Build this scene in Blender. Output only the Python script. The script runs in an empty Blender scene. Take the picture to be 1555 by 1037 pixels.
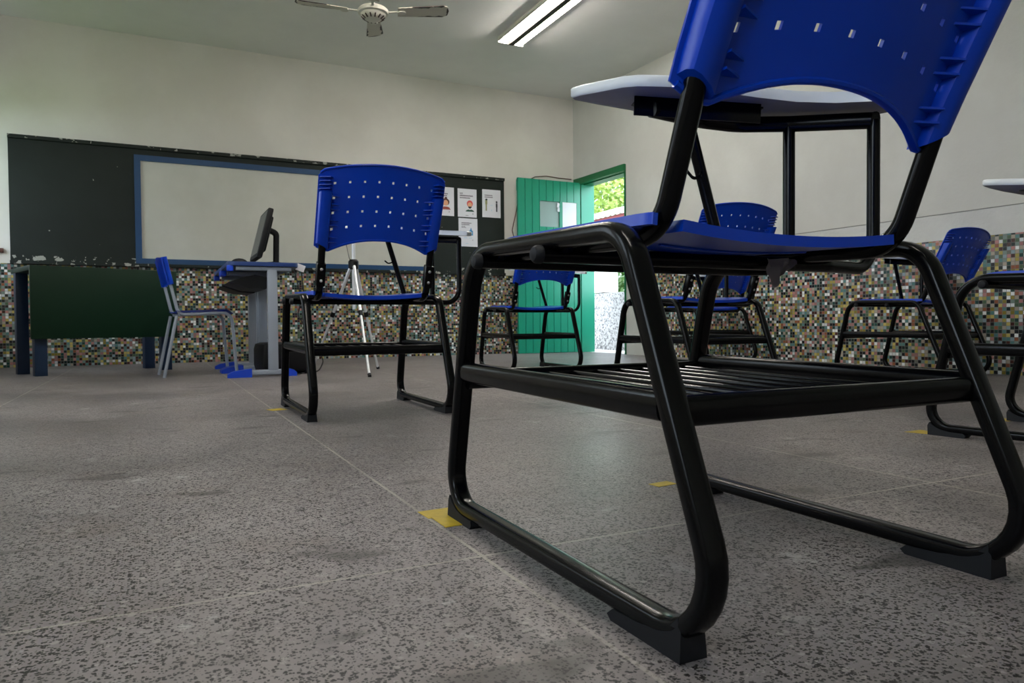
import bpy, bmesh, math, random
from mathutils import Vector, Matrix
random.seed(7)
scene = bpy.context.scene
COL = scene.collection
PI = math.pi

# ------------------------------------------------------------------ materials
def srgb(r, g, b):
    def f(c):
        c /= 255.0
        return c / 12.92 if c <= 0.04045 else ((c + 0.055) / 1.055) ** 2.4
    return (f(r), f(g), f(b), 1.0)

def mat(name, col, rough=0.5, metal=0.0, spec=0.5, noise=0.0, nscale=20.0, bump=0.0, bscale=60.0, coat=0.0):
    m = bpy.data.materials.new(name); m.use_nodes = True
    nt = m.node_tree; b = nt.nodes['Principled BSDF']
    b.inputs['Base Color'].default_value = col
    b.inputs['Roughness'].default_value = rough
    b.inputs['Metallic'].default_value = metal
    b.inputs['Specular IOR Level'].default_value = spec
    b.inputs['Coat Weight'].default_value = coat
    tc = nt.nodes.new('ShaderNodeTexCoord')
    if noise > 0:
        n = nt.nodes.new('ShaderNodeTexNoise'); n.inputs['Scale'].default_value = nscale; n.inputs['Detail'].default_value = 5
        nt.links.new(tc.outputs['Object'], n.inputs['Vector'])
        mx = nt.nodes.new('ShaderNodeMix'); mx.data_type = 'RGBA'
        mx.inputs[6].default_value = tuple(c * (1 - noise) for c in col[:3]) + (1,)
        mx.inputs[7].default_value = tuple(min(1, c * (1 + noise)) for c in col[:3]) + (1,)
        nt.links.new(n.outputs['Fac'], mx.inputs[0]); nt.links.new(mx.outputs[2], b.inputs['Base Color'])
    if bump > 0:
        n2 = nt.nodes.new('ShaderNodeTexNoise'); n2.inputs['Scale'].default_value = bscale; n2.inputs['Detail'].default_value = 4
        nt.links.new(tc.outputs['Object'], n2.inputs['Vector'])
        bp = nt.nodes.new('ShaderNodeBump'); bp.inputs['Strength'].default_value = bump; bp.inputs['Distance'].default_value = 0.004
        nt.links.new(n2.outputs['Fac'], bp.inputs['Height']); nt.links.new(bp.outputs['Normal'], b.inputs['Normal'])
    return m

def emit(name, col, strength):
    m = bpy.data.materials.new(name); m.use_nodes = True
    b = m.node_tree.nodes['Principled BSDF']
    b.inputs['Base Color'].default_value = col
    b.inputs['Emission Color'].default_value = col
    b.inputs['Emission Strength'].default_value = strength
    return m

class NT:
    """small helper to write node graphs"""
    def __init__(self, m):
        self.nt = m.node_tree; self.b = self.nt.nodes['Principled BSDF']
    def new(self, t, **kw):
        n = self.nt.nodes.new(t)
        for k, v in kw.items(): setattr(n, k, v)
        return n
    def set(self, sock, v):
        if hasattr(v, 'node'): self.nt.links.new(v, sock)
        else: sock.default_value = v
    def math(self, op, a, b=0.0, c=None):
        n = self.new('ShaderNodeMath', operation=op); self.set(n.inputs[0], a); self.set(n.inputs[1], b)
        if c is not None: self.set(n.inputs[2], c)
        return n.outputs[0]
    def mix(self, f, a, b):
        n = self.new('ShaderNodeMix', data_type='RGBA'); self.set(n.inputs[0], f); self.set(n.inputs[6], a); self.set(n.inputs[7], b)
        return n.outputs[2]
    def noise(self, vec, scale, detail=3.0, rough=0.55):
        n = self.new('ShaderNodeTexNoise'); self.nt.links.new(vec, n.inputs['Vector'])
        n.inputs['Scale'].default_value = scale; n.inputs['Detail'].default_value = detail; n.inputs['Roughness'].default_value = rough
        return n
    def smooth(self, v, lo, hi):
        n = self.new('ShaderNodeMapRange', interpolation_type='SMOOTHSTEP'); self.set(n.inputs[0], v)
        n.inputs[1].default_value = lo; n.inputs[2].default_value = hi
        return n.outputs[0]

def newmat(name, rough=0.5, spec=0.5):
    m = bpy.data.materials.new(name); m.use_nodes = True
    g = NT(m); g.b.inputs['Roughness'].default_value = rough; g.b.inputs['Specular IOR Level'].default_value = spec
    return m, g

def terrazzo(name):
    m, g = newmat(name, 0.45, 0.3)
    tc = g.new('ShaderNodeTexCoord'); o = tc.outputs['Object']
    sp = g.new('ShaderNodeSeparateXYZ'); g.nt.links.new(o, sp.inputs[0])
    big = g.noise(o, 1.1, 5, 0.6).outputs['Fac']
    mid = g.noise(o, 5.0, 4, 0.6).outputs['Fac']
    base = g.mix(g.smooth(big, 0.32, 0.7), srgb(118, 112, 111), srgb(150, 143, 142))
    base = g.mix(g.math('MULTIPLY', g.smooth(mid, 0.5, 0.75), 0.5), base, srgb(122, 110, 102))
    def chips(scale, thr, jitter):
        wob = g.noise(o, scale * 1.7, 2).outputs['Color']
        add = g.new('ShaderNodeVectorMath', operation='MULTIPLY_ADD')
        g.nt.links.new(wob, add.inputs[0]); add.inputs[1].default_value = (jitter,) * 3; g.nt.links.new(o, add.inputs[2])
        v = g.new('ShaderNodeTexVoronoi', feature='F1'); v.inputs['Scale'].default_value = scale
        g.nt.links.new(add.outputs[0], v.inputs['Vector'])
        s = g.new('ShaderNodeSeparateColor'); g.nt.links.new(v.outputs['Color'], s.inputs[0])
        size = g.math('MULTIPLY', s.outputs[0], thr)
        return g.math('LESS_THAN', v.outputs['Distance'], size), s
    d1, s1 = chips(295.0, 0.70, 0.0028)
    dark = g.math('MULTIPLY', d1, g.math('LESS_THAN', s1.outputs[1], 0.72))
    base = g.mix(g.math('MULTIPLY', dark, 0.93), base, srgb(24, 22, 22))
    d2, s2 = chips(185.0, 0.66, 0.004)
    dark2 = g.math('MULTIPLY', d2, g.math('LESS_THAN', s2.outputs[1], 0.3))
    base = g.mix(g.math('MULTIPLY', dark2, 0.9), base, srgb(28, 26, 26))
    d3, s3 = chips(115.0, 0.55, 0.006)
    lite = g.math('MULTIPLY', d3, g.math('LESS_THAN', s3.outputs[1], 0.2))
    base = g.mix(g.math('MULTIPLY', lite, 0.35), base, srgb(180, 174, 168))
    # pale scuffs and dark smudges of wear
    sc = g.noise(o, 9.0, 8, 0.75).outputs['Fac']
    scm = g.math('MULTIPLY', g.smooth(sc, 0.565, 0.70), g.smooth(big, 0.40, 0.60))
    base = g.mix(g.math('MULTIPLY', scm, 0.7), base, srgb(190, 187, 186))
    mp = g.new('ShaderNodeMapping'); g.nt.links.new(o, mp.inputs[0]); mp.inputs['Scale'].default_value = (1.0, 2.2, 1.0); mp.inputs['Location'].default_value = (3.1, 1.7, 0)
    sm = g.noise(mp.outputs[0], 3.4, 3, 0.5).outputs['Fac']
    base = g.mix(g.math('MULTIPLY', g.smooth(sm, 0.62, 0.70), 0.6), base, srgb(66, 63, 60))
    lf = g.noise(o, 0.75, 4, 0.55).outputs['Fac']
    mul = g.new('ShaderNodeVectorMath', operation='SCALE'); g.nt.links.new(base, mul.inputs[0]); g.nt.links.new(g.math('MULTIPLY_ADD', g.smooth(lf, 0.3, 0.7), 0.40, 0.72), mul.inputs['Scale'])
    base = mul.outputs[0]
    # divider strips on a one metre grid
    def strip(ax, off):
        p = g.math('ADD', sp.outputs[ax], 50.5 - off)
        f = g.math('SUBTRACT', g.math('FRACT', p), 0.5)
        return g.math('LESS_THAN', g.math('ABSOLUTE', f), 0.0028)
    p3 = g.math('DIVIDE', g.math('ADD', sp.outputs[1], 31.5 - 0.935), 3.0)
    s3 = g.math('LESS_THAN', g.math('ABSOLUTE', g.math('SUBTRACT', g.math('FRACT', p3), 0.5)), 0.0009)
    fade = g.math('MULTIPLY_ADD', g.smooth(g.noise(o, 2.3, 3).outputs['Fac'], 0.35, 0.6), 0.45, 0.25)
    gl = g.math('MULTIPLY', g.math('MAXIMUM', strip(0, 0.412), s3), fade)
    base = g.mix(gl, base, srgb(176, 170, 158))
    g.nt.links.new(base, g.b.inputs['Base Color'])
    rr = g.new('ShaderNodeMapRange'); g.nt.links.new(big, rr.inputs[0]); rr.inputs[1].default_value = 0.3; rr.inputs[2].default_value = 0.7
    rr.inputs[3].default_value = 0.34; rr.inputs[4].default_value = 0.52
    g.nt.links.new(rr.outputs[0], g.b.inputs['Roughness'])
    bp = g.new('ShaderNodeBump'); bp.inputs['Strength'].default_value = 0.12; bp.inputs['Distance'].default_value = 0.002
    g.nt.links.new(g.noise(o, 160, 3).outputs['Fac'], bp.inputs['Height']); g.nt.links.new(bp.outputs[0], g.b.inputs['Normal'])
    return m

def mosaic(name, ax):
    m, g = newmat(name, 0.3, 0.5)
    tc = g.new('ShaderNodeTexCoord'); sp = g.new('ShaderNodeSeparateXYZ'); g.nt.links.new(tc.outputs['Object'], sp.inputs[0])
    P = 0.0225
    a = g.math('DIVIDE', g.math('ADD', sp.outputs[ax], 20.0), P); b = g.math('DIVIDE', sp.outputs[2], P)
    cmb = g.new('ShaderNodeCombineXYZ'); g.nt.links.new(g.math('FLOOR', a), cmb.inputs[0]); g.nt.links.new(g.math('FLOOR', b), cmb.inputs[1])
    wn = g.new('ShaderNodeTexWhiteNoise', noise_dimensions='2D'); g.nt.links.new(cmb.outputs[0], wn.inputs['Vector'])
    cr = g.new('ShaderNodeValToRGB'); cr.color_ramp.interpolation = 'CONSTANT'
    pal = [(18, 20, 22), (26, 40, 36), (118, 136, 128), (204, 208, 208), (164, 150, 74), (100, 104, 94), (84, 126, 124), (180, 124, 120), (20, 20, 24),
           (232, 234, 232), (140, 84, 56), (74, 96, 70), (190, 172, 96), (66, 32, 26), (134, 154, 160), (164, 154, 138), (30, 64, 58), (130, 116, 46), (152, 108, 106), (24, 26, 30)]
    el = cr.color_ramp.elements
    while len(el) < len(pal): el.new(0.5)
    for i, c in enumerate(pal):
        el[i].position = i / len(pal); el[i].color = srgb(*c)
    g.nt.links.new(wn.outputs['Value'], cr.inputs[0])
    fa = g.math('ABSOLUTE', g.math('SUBTRACT', g.math('FRACT', a), 0.5)); fb = g.math('ABSOLUTE', g.math('SUBTRACT', g.math('FRACT', b), 0.5))
    grout = g.math('GREATER_THAN', g.math('MAXIMUM', fa, fb), 0.445)
    g.nt.links.new(g.mix(grout, cr.outputs[0], srgb(112, 112, 106)), g.b.inputs['Base Color'])
    g.nt.links.new(g.math('MULTIPLY_ADD', grout, 0.5, 0.25), g.b.inputs['Roughness'])
    bp = g.new('ShaderNodeBump'); bp.inputs['Strength'].default_value = 0.4; bp.inputs['Distance'].default_value = 0.0015; bp.invert = True
    g.nt.links.new(grout, bp.inputs['Height']); g.nt.links.new(bp.outputs[0], g.b.inputs['Normal'])
    return m

def granite(name):
    m, g = newmat(name, 0.6)
    tc = g.new('ShaderNodeTexCoord'); o = tc.outputs['Object']
    v = g.new('ShaderNodeTexVoronoi'); v.inputs['Scale'].default_value = 60; g.nt.links.new(o, v.inputs['Vector'])
    s = g.new('ShaderNodeSeparateColor'); g.nt.links.new(v.outputs['Color'], s.inputs[0])
    c = g.mix(g.math('LESS_THAN', s.outputs[0], 0.22), srgb(132, 131, 130), srgb(56, 55, 55))
    c = g.mix(g.math('LESS_THAN', s.outputs[1], 0.3), c, srgb(104, 102, 100))
    g.nt.links.new(c, g.b.inputs['Base Color'])
    return m

def plaster(name, c1, c2, rough=0.75, bump=0.15):
    m, g = newmat(name, rough, 0.35)
    tc = g.new('ShaderNodeTexCoord'); o = tc.outputs['Object']
    n = g.noise(o, 1.3, 5, 0.6).outputs['Fac']
    g.nt.links.new(g.mix(g.smooth(n, 0.3, 0.72), c1, c2), g.b.inputs['Base Color'])
    bp = g.new('ShaderNodeBump'); bp.inputs['Strength'].default_value = bump; bp.inputs['Distance'].default_value = 0.004
    g.nt.links.new(g.noise(o, 45, 4).outputs['Fac'], bp.inputs['Height']); g.nt.links.new(bp.outputs[0], g.b.inputs['Normal'])
    return m

def chipped(name, col, chip, thr=0.7, scale=14.0, zlo=None, rough=0.5):
    m, g = newmat(name, rough)
    tc = g.new('ShaderNodeTexCoord'); o = tc.outputs['Object']
    n = g.noise(o, scale, 3, 0.6).outputs['Fac']; n2 = g.noise(o, 1.7, 4).outputs['Fac']
    base = g.mix(g.smooth(n2, 0.3, 0.7), col, tuple(min(1, c * 1.5 + 0.001) for c in col[:3]) + (1,))
    f = g.math('GREATER_THAN', n, thr)
    if zlo:
        sp = g.new('ShaderNodeSeparateXYZ'); g.nt.links.new(o, sp.inputs[0])
        lo = g.math('LESS_THAN', sp.outputs[2], zlo[0]); hi = g.math('GREATER_THAN', sp.outputs[2], zlo[1])
        f2 = g.math('GREATER_THAN', n, thr - 0.13)
        f = g.math('MAXIMUM', f, g.math('MULTIPLY', f2, g.math('MAXIMUM', lo, hi)))
    g.b.inputs['Specular IOR Level'].default_value = 0.3
    g.nt.links.new(g.mix(f, base, chip), g.b.inputs['Base Color'])
    return m

M = {}
M['floor'] = terrazzo('terrazzo_floor')
M['mosaic_x'] = mosaic('mosaic_tiles_back', 0)
M['mosaic_y'] = mosaic('mosaic_tiles_side', 1)
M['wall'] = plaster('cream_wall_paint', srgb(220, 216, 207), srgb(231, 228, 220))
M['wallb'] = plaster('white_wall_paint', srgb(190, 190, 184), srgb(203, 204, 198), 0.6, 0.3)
M['ceil'] = plaster('ceiling_paint', srgb(228, 227, 223), srgb(236, 235, 231))
M['granite'] = granite('speckled_granite')
M['black'] = mat('black_enamel', (0.002, 0.0021, 0.0024, 1), 0.2, 0, 0.17, bump=0.03, bscale=90)
M['rubber'] = mat('black_rubber', (0.005, 0.0055, 0.008, 1), 0.6, 0, 0.3)
M['blue'] = mat('blue_plastic', (0.0, 0.043, 0.46, 1), 0.3, 0, 0.35)
M['tablet'] = mat('white_laminate', srgb(212, 216, 218), 0.35, noise=0.03, nscale=8)
M['under'] = mat('raw_board_underside', srgb(140, 138, 138), 0.6, noise=0.1, nscale=30)
M['steel'] = mat('bolt_steel', (0.6, 0.6, 0.6, 1), 0.3, 1.0)
M['board'] = chipped('chalkboard_green', srgb(20, 27, 23), srgb(160, 160, 150), 0.735, 16.0, (0.93, 1.895), 0.55)
M['wbframe'] = mat('whiteboard_frame_blue', srgb(8, 62, 104), 0.45, noise=0.15, nscale=12)
M['wb'] = plaster('whiteboard_face', srgb(190, 190, 178), srgb(204, 204, 194), 0.4, 0.0)
M['paper'] = mat('white_paper', srgb(226, 226, 232), 0.7)
M['ink'] = mat('printed_grey_text', srgb(112, 104, 116), 0.7)
M['green'] = mat('green_gloss_paint', srgb(3, 38, 20), 0.5, 0, 0.25, noise=0.12, nscale=5)
M['navy'] = mat('dark_blue_paint', srgb(5, 34, 64), 0.45, noise=0.12, nscale=6)
M['door'] = mat('door_green_paint', srgb(22, 142, 112), 0.3, noise=0.08, nscale=4)
M['doorframe'] = mat('door_frame_green', srgb(10, 100, 56), 0.4, noise=0.1, nscale=6)
M['grey'] = mat('grey_steel_paint', srgb(150, 158, 170), 0.35, 0.1)
M['dgrey'] = mat('desk_grey_top', srgb(120, 124, 130), 0.5)
M['bluecap'] = mat('blue_plastic_cap', srgb(8, 62, 190), 0.4)
M['blueedge'] = mat('blue_edge_band', srgb(30, 58, 116), 0.4)
M['blackpl'] = mat('black_plastic', (0.005, 0.005, 0.006, 1), 0.5, 0, 0.25)
M['screen'] = mat('monitor_screen', srgb(58, 60, 60), 0.3)
M['alu'] = mat('tripod_aluminium', (0.72, 0.73, 0.75, 1), 0.3, 0.25)
M['fanw'] = mat('fan_cream', srgb(206, 202, 190), 0.5)
M['fandark'] = mat('fan_slot_shade', srgb(52, 36, 28), 0.7)
M['fix'] = mat('fixture_white', srgb(225, 222, 212), 0.4)
M['ballast'] = mat('ballast_cover_brown', srgb(44, 34, 26), 0.6)
M['tube'] = emit('fluorescent_tube', (1.0, 0.95, 0.89, 1), 46.0)
M['tape'] = mat('yellow_floor_tape', srgb(186, 158, 14), 0.5, noise=0.3, nscale=60)
M['cable'] = mat('dark_cable', (0.012, 0.011, 0.011, 1), 0.5)
M['rcable'] = mat('brown_cable', srgb(92, 52, 42), 0.5)
M['scrap'] = mat('grey_plastic_film', srgb(176, 170, 170), 0.4)
M['glass'] = mat('frosted_hatch_pane', srgb(150, 170, 168), 0.15)
M['conc'] = mat('corridor_concrete', srgb(214, 212, 208), 0.7, noise=0.06, nscale=6)
M['grass'] = mat('yard_grass', srgb(70, 110, 40), 0.9, noise=0.4, nscale=3)
M['rtile'] = mat('clay_tile', srgb(170, 70, 52), 0.7, noise=0.25, nscale=14)
M['fascia'] = mat('dark_red_fascia', srgb(110, 24, 28), 0.6)
M['bark'] = mat('bark', srgb(84, 66, 48), 0.9, noise=0.3, nscale=18)
def leafmat(name, c):
    m = mat(name, c, 0.5, noise=0.35, nscale=1.5)
    b = m.node_tree.nodes['Principled BSDF']
    b.inputs['Transmission Weight'].default_value = 0.0
    return m
M['leaf'] = leafmat('leaf_green', srgb(128, 150, 62))
M['leaf2'] = leafmat('leaf_dark', srgb(70, 104, 46))

# ------------------------------------------------------------------ mesh helpers
def obj(name, bm, m, parent=None, smooth=True, angle=0.6):
    me = bpy.data.meshes.new(name)
    bmesh.ops.recalc_face_normals(bm, faces=bm.faces[:])
    if smooth:
        for f in bm.faces: f.smooth = True
        for e in bm.edges:
            if len(e.link_faces) == 2 and e.calc_face_angle(0) > angle: e.smooth = False
    bm.to_mesh(me); bm.free()
    ms = m if isinstance(m, (list, tuple)) else [m]
    for x in ms: me.materials.append(x)
    o = bpy.data.objects.new(name, me); COL.objects.link(o)
    if parent: o.parent = parent
    return o

def add_box(bm, c, s, rot=None, bev=0.0, mi=0):
    r = bmesh.ops.create_cube(bm, size=1.0)
    vs = r['verts']
    for v in vs: v.co = Vector((v.co.x * s[0], v.co.y * s[1], v.co.z * s[2]))
    fs = {f for v in vs for f in v.link_faces}
    for f in fs: f.material_index = mi
    if bev > 0:
        es = list({e for v in vs for e in v.link_edges})
        rb = bmesh.ops.bevel(bm, geom=es, offset=bev, segments=2, profile=0.6, affect='EDGES')
        vs = list({v for f in rb['faces'] for v in f.verts} | {v for v in vs if v.is_valid})
        for f in rb['faces']: f.material_index = mi
    M4 = Matrix.Translation(Vector(c)) @ (rot.to_4x4() if rot else Matrix.Identity(4))
    for v in vs: v.co = M4 @ v.co

def box(name, c, s, m, parent=None, bev=0.0, rot=None):
    bm = bmesh.new(); add_box(bm, c, s, rot, bev)
    return obj(name, bm, m, parent)

def fillet(pts, rad, closed=False, seg=7):
    pts = [Vector(p) for p in pts]; n = len(pts); out = []
    for i in range(n):
        r = rad[i] if isinstance(rad, (list, tuple)) else rad
        if (not closed and i in (0, n - 1)) or r <= 0:
            out.append(pts[i]); continue
        a, b, c = pts[i - 1], pts[i], pts[(i + 1) % n]
        u = (a - b).normalized(); w = (c - b).normalized()
        th = u.angle(w); t = min(r / math.tan(th / 2), (a - b).length * 0.49, (c - b).length * 0.49); rr = t * math.tan(th / 2)
        cen = b + (u + w).normalized() * (rr / math.sin(th / 2))
        p0 = b + u * t - cen; p1 = b + w * t - cen; om = p0.angle(p1)
        for k in range(seg + 1):
            f = k / seg
            out.append(cen + p0 * (math.sin((1 - f) * om) / math.sin(om)) + p1 * (math.sin(f * om) / math.sin(om)))
    return out

def section(a, b, n=14, e=2.0):
    r = []
    for k in range(n):
        t = 2 * PI * k / n; c, s = math.cos(t), math.sin(t)
        r.append((a * math.copysign(abs(c) ** (2 / e), c), b * math.copysign(abs(s) ** (2 / e), s)))
    return r

def add_sweep(bm, path, sec, up=Vector((1, 0, 0)), closed=False, cap=True, mi=0):
    """sec x axis follows 'up' projected off the tangent"""
    n = len(path); rings = []; nrm = None
    for i in range(n):
        if closed: t = (path[(i + 1) % n] - path[i - 1])
        else: t = path[min(i + 1, n - 1)] - path[max(i - 1, 0)]
        t = t.normalized()
        u = up if nrm is None else nrm
        u = u - t * u.dot(t)
        if u.length < 1e-5: u = t.orthogonal()
        u.normalize(); nrm = u
        w = t.cross(u)
        rings.append([bm.verts.new(path[i] + u * x + w * y) for x, y in sec])
    k = len(sec)
    for i in range(n if closed else n - 1):
        A, B = rings[i], rings[(i + 1) % n]
        for j in range(k):
            f = bm.faces.new((A[j], A[(j + 1) % k], B[(j + 1) % k], B[j])); f.material_index = mi
    if cap and not closed:
        bm.faces.new(rings[0][::-1]).material_index = mi; bm.faces.new(rings[-1]).material_index = mi

def tube(name, pts, r, m, parent=None, rad=0.0, closed=False, n=12, up=Vector((1, 0, 0)), sec=None, e=2.0, seg=7):
    bm = bmesh.new()
    path = fillet(pts, rad, closed, seg) if rad else [Vector(p) for p in pts]
    add_sweep(bm, path, sec or section(r, r, n, e), up, closed)
    return obj(name, bm, m, parent)

def add_prism(bm, poly, axis, a, b, mi=0):
    """poly in the two other axes, extruded a..b along axis"""
    def P(u, v, w):
        return {0: (w, u, v), 1: (u, w, v), 2: (u, v, w)}[axis]
    A = [bm.verts.new(P(u, v, a)) for u, v in poly]; B = [bm.verts.new(P(u, v, b)) for u, v in poly]
    n = len(poly)
    fs = [bm.faces.new(A[::-1]), bm.faces.new(B)]
    for i in range(n): fs.append(bm.faces.new((A[i], A[(i + 1) % n], B[(i + 1) % n], B[i])))
    for f in fs: f.material_index = mi
    return A, B

def add_lathe(bm, prof, n=24, c=(0, 0, 0), mi=0):
    rings = []
    for r, z in prof:
        rings.append([bm.verts.new((c[0] + r * math.cos(2 * PI * k / n), c[1] + r * math.sin(2 * PI * k / n), c[2] + z)) for k in range(n)])
    for A, B in zip(rings, rings[1:]):
        for j in range(n): bm.faces.new((A[j], A[(j + 1) % n], B[(j + 1) % n], B[j])).material_index = mi
    bm.faces.new(rings[0][::-1]).material_index = mi; bm.faces.new(rings[-1]).material_index = mi

def tag(o, label, cat, group=None):
    o['label'] = label; o['category'] = cat
    if group: o['group'] = group
    return o

def thing(name, label, cat, loc=(0, 0, 0), rz=0.0, group=None):
    o = bpy.data.objects.new(name, None); COL.objects.link(o)
    o.empty_display_size = 0.1; o.location = loc; o.rotation_euler = (0, 0, rz)
    return tag(o, label, cat, group)

def struct(o):
    o['kind'] = 'structure'; return o

def copy_tree(o, parent=None):
    c = o.copy(); COL.objects.link(c)
    if parent: c.parent = parent
    for ch in list(o.children): copy_tree(ch, c)
    return c

# ------------------------------------------------------------------ room
XL, YN, YB, ZC = -1.45, -2.6, 7.2, 2.89
def XW(y): return 4.362 + (7.2 - y) * 0.045        # right wall leans slightly out of square
T = 0.2
bm = bmesh.new(); add_prism(bm, [(XL - 0.2, YN - 0.2), (XW(YN) + 0.08, YN - 0.2), (XW(YB) + 0.08, YB + 0.2), (XL - 0.2, YB + 0.2)], 2, -0.1, 0.0)
fl = struct(obj('floor', bm, M['floor'], smooth=False))
bm = bmesh.new(); add_box(bm, ((XL + 4.8) / 2, (YN + YB) / 2, ZC + 0.05), (4.8 - XL + 0.5, YB - YN + 0.4, 0.1))
struct(obj('ceiling', bm, M['ceil'], smooth=False))
bm = bmesh.new(); add_box(bm, ((XL + 4.4) / 2, YB + T / 2, ZC / 2), (4.4 - XL + 0.3, T, ZC))
struct(obj('wall_back', bm, M['wall'], smooth=False))
bm = bmesh.new(); add_box(bm, ((XL + 4.8) / 2, YN - T / 2, ZC / 2), (4.8 - XL + 0.3, T, ZC))
struct(obj('wall_front', bm, M['wall'], smooth=False))

# right wall, with the door opening
DY0, DY1, DZ = 6.235, 7.06, 1.915
def quadwall(bm, y0, y1, z0, z1, th=0.16):
    pts = [(XW(y0), y0), (XW(y1), y1), (XW(y1) + th, y1), (XW(y0) + th, y0)]
    add_prism(bm, pts, 2, z0, z1)
bm = bmesh.new()
quadwall(bm, YN - 0.2, DY0, 0, ZC); quadwall(bm, DY0, DY1, DZ + 0.03, ZC); quadwall(bm, DY1, YB + 0.1, 0, ZC)
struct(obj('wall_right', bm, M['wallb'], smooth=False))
# mosaic dados: a shallow tiled layer on the walls
bm = bmesh.new(); add_box(bm, ((XL + 4.36) / 2, YB - 0.003, 0.431), (4.36 - XL, 0.006, 0.862))
struct(obj('trim_1', bm, M['mosaic_x'], smooth=False))
bm = bmesh.new()
pts = [(XW(YN) - 0.006, YN), (XW(5.78) - 0.006, 5.78), (XW(5.78) + 0.002, 5.78), (XW(YN) + 0.002, YN)]
add_prism(bm, pts, 2, 0.0, 0.842)
struct(obj('trim_2', bm, M['mosaic_y'], smooth=False))
# thin plaster band above the mosaic, a fine grey line runs along its top lip
bm = bmesh.new()
pts = [(XW(YN) - 0.007, YN), (XW(5.0) - 0.007, 5.0), (XW(5.0) + 0.002, 5.0), (XW(YN) + 0.002, YN)]
add_prism(bm, pts, 2, 0.8425, 1.008)
struct(obj('trim_3', bm, plaster('rough_white_band', srgb(190, 191, 188), srgb(208, 209, 205), 0.6, 0.9), smooth=False))
tube('trim_4', [(XW(YN) - 0.008, YN, 1.010), (XW(5.0) - 0.008, 5.0, 1.010)], 0.003, mat('old_grey_line', srgb(140, 140, 134), 0.8))['kind'] = 'structure'

# left wall with three daylight windows (outside the frame of the photo)
WIN = [(-1.3, 0.3), (1.55, 2.25), (3.0, 3.9), (6.0, 6.95)]
WZ0, WZ1 = 0.95, 2.15
bm = bmesh.new()
ys = [YN - 0.2]
for a, b in WIN: ys += [a, b]
ys.append(YB + 0.2)
for i in range(0, len(ys), 2):
    add_box(bm, (XL - T / 2, (ys[i] + ys[i + 1]) / 2, ZC / 2), (T, ys[i + 1] - ys[i], ZC))
for a, b in WIN:
    add_box(bm, (XL - T / 2, (a + b) / 2, WZ0 / 2), (T, b - a, WZ0)); add_box(bm, (XL - T / 2, (a + b) / 2, (WZ1 + ZC) / 2), (T, b - a, ZC - WZ1))
struct(obj('wall_left', bm, M['wall'], smooth=False))
for i, (a, b) in enumerate(WIN):
    bm = bmesh.new(); c = (a + b) / 2
    for y in (a + 0.02, c, b - 0.02): add_box(bm, (XL - 0.1, y, (WZ0 + WZ1) / 2), (0.05, 0.04, WZ1 - WZ0))
    for z in (WZ0 + 0.02, WZ1 - 0.02): add_box(bm, (XL - 0.1, c, z), (0.05, b - a, 0.04))
    struct(obj('window_%d' % (i + 1), bm, M['doorframe'], smooth=False))

# ------------------------------------------------------------------ door
fr = bmesh.new()
xa, xb = XW(DY1), XW(DY0)
add_box(fr, (xb + 0.005, DY0 - 0.004, (DZ + 0.05) / 2), (0.03, 0.014, DZ + 0.05))                      # near jamb casing
add_prism(fr, [(xb - 0.03, DY0 - 0.012), (xa - 0.03, DY1 + 0.10), (xa + 0.03, DY1 + 0.10), (xb + 0.03, DY0 - 0.012)], 2, DZ - 0.01, DZ + 0.058)
add_box(fr, (xb + 0.08, DY0 + 0.012, DZ / 2), (0.16, 0.024, DZ))
add_prism(fr, [(xb + 0.03, DY0), (xa + 0.03, DY1), (xa + 0.16, DY1), (xb + 0.16, DY0)], 2, DZ - 0.02, DZ + 0.03)
add_box(fr, (xa + 0.085, DY1 - 0.012, DZ / 2), (0.17, 0.024, DZ), mi=1)                               # far reveal board
struct(obj('trim_5', fr, [M['doorframe'], M['door']], smooth=False))
LY = 7.045
bm = bmesh.new()
lx0, lx1, lz = 3.557, 4.352, 1.915
hz0, hz1 = 1.40, 1.685
h = [(3.83, 4.08), (4.118, 4.303)]
nb = 9; w = (lx1 - lx0) / nb
for i in range(nb):
    a, b = lx0 + i * w + 0.003, lx0 + (i + 1) * w - 0.003
    segs = [(0.005, lz)]
    cx = (a + b) / 2
    cuts = [q for q in h if b > q[0] and a < q[1]]
    if cuts:
        q = cuts[0]
        add_box(bm, (cx, LY, (0.005 + hz0) / 2), (b - a, 0.03, hz0 - 0.005)); add_box(bm, (cx, LY, (hz1 + lz) / 2), (b - a, 0.03, lz - hz1))
        if a < q[0] - 0.004: add_box(bm, ((a + q[0]) / 2, LY, (hz0 + hz1) / 2), (q[0] - a, 0.03, hz1 - hz0))
        if b > q[1] + 0.004: add_box(bm, ((b + q[1]) / 2, LY, (hz0 + hz1) / 2), (b - q[1], 0.03, hz1 - hz0))
    else:
        add_box(bm, (cx, LY, (0.005 + lz) / 2), (b - a, 0.03, lz - 0.005))
add_box(bm, ((lx0 + lx1) / 2, LY + 0.016, 0.25), (lx1 - lx0, 0.012, 0.12)); add_box(bm, ((lx0 + lx1) / 2, LY + 0.016, 1.15), (lx1 - lx0, 0.012, 0.12)); add_box(bm, ((lx0 + lx1) / 2, LY + 0.016, 1.84), (lx1 - lx0, 0.012, 0.12))
add_box(bm, (4.099, LY, (hz0 + hz1) / 2), (0.036, 0.028, hz1 - hz0))
door = struct(obj('door_1', bm, M['door'], smooth=False))
bm = bmesh.new(); add_box(bm, (3.955, LY + 0.004, (hz0 + hz1) / 2), (0.25, 0.006, hz1 - hz0)); obj('hatch_pane', bm, M['glass'], door)
bm = bmesh.new(); add_box(bm, (4.2105, LY - 0.010, (hz0 + hz1) / 2), (0.185, 0.002, hz1 - hz0)); obj('taped_paper', bm, M['paper'], door)
bm = bmesh.new()
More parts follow.
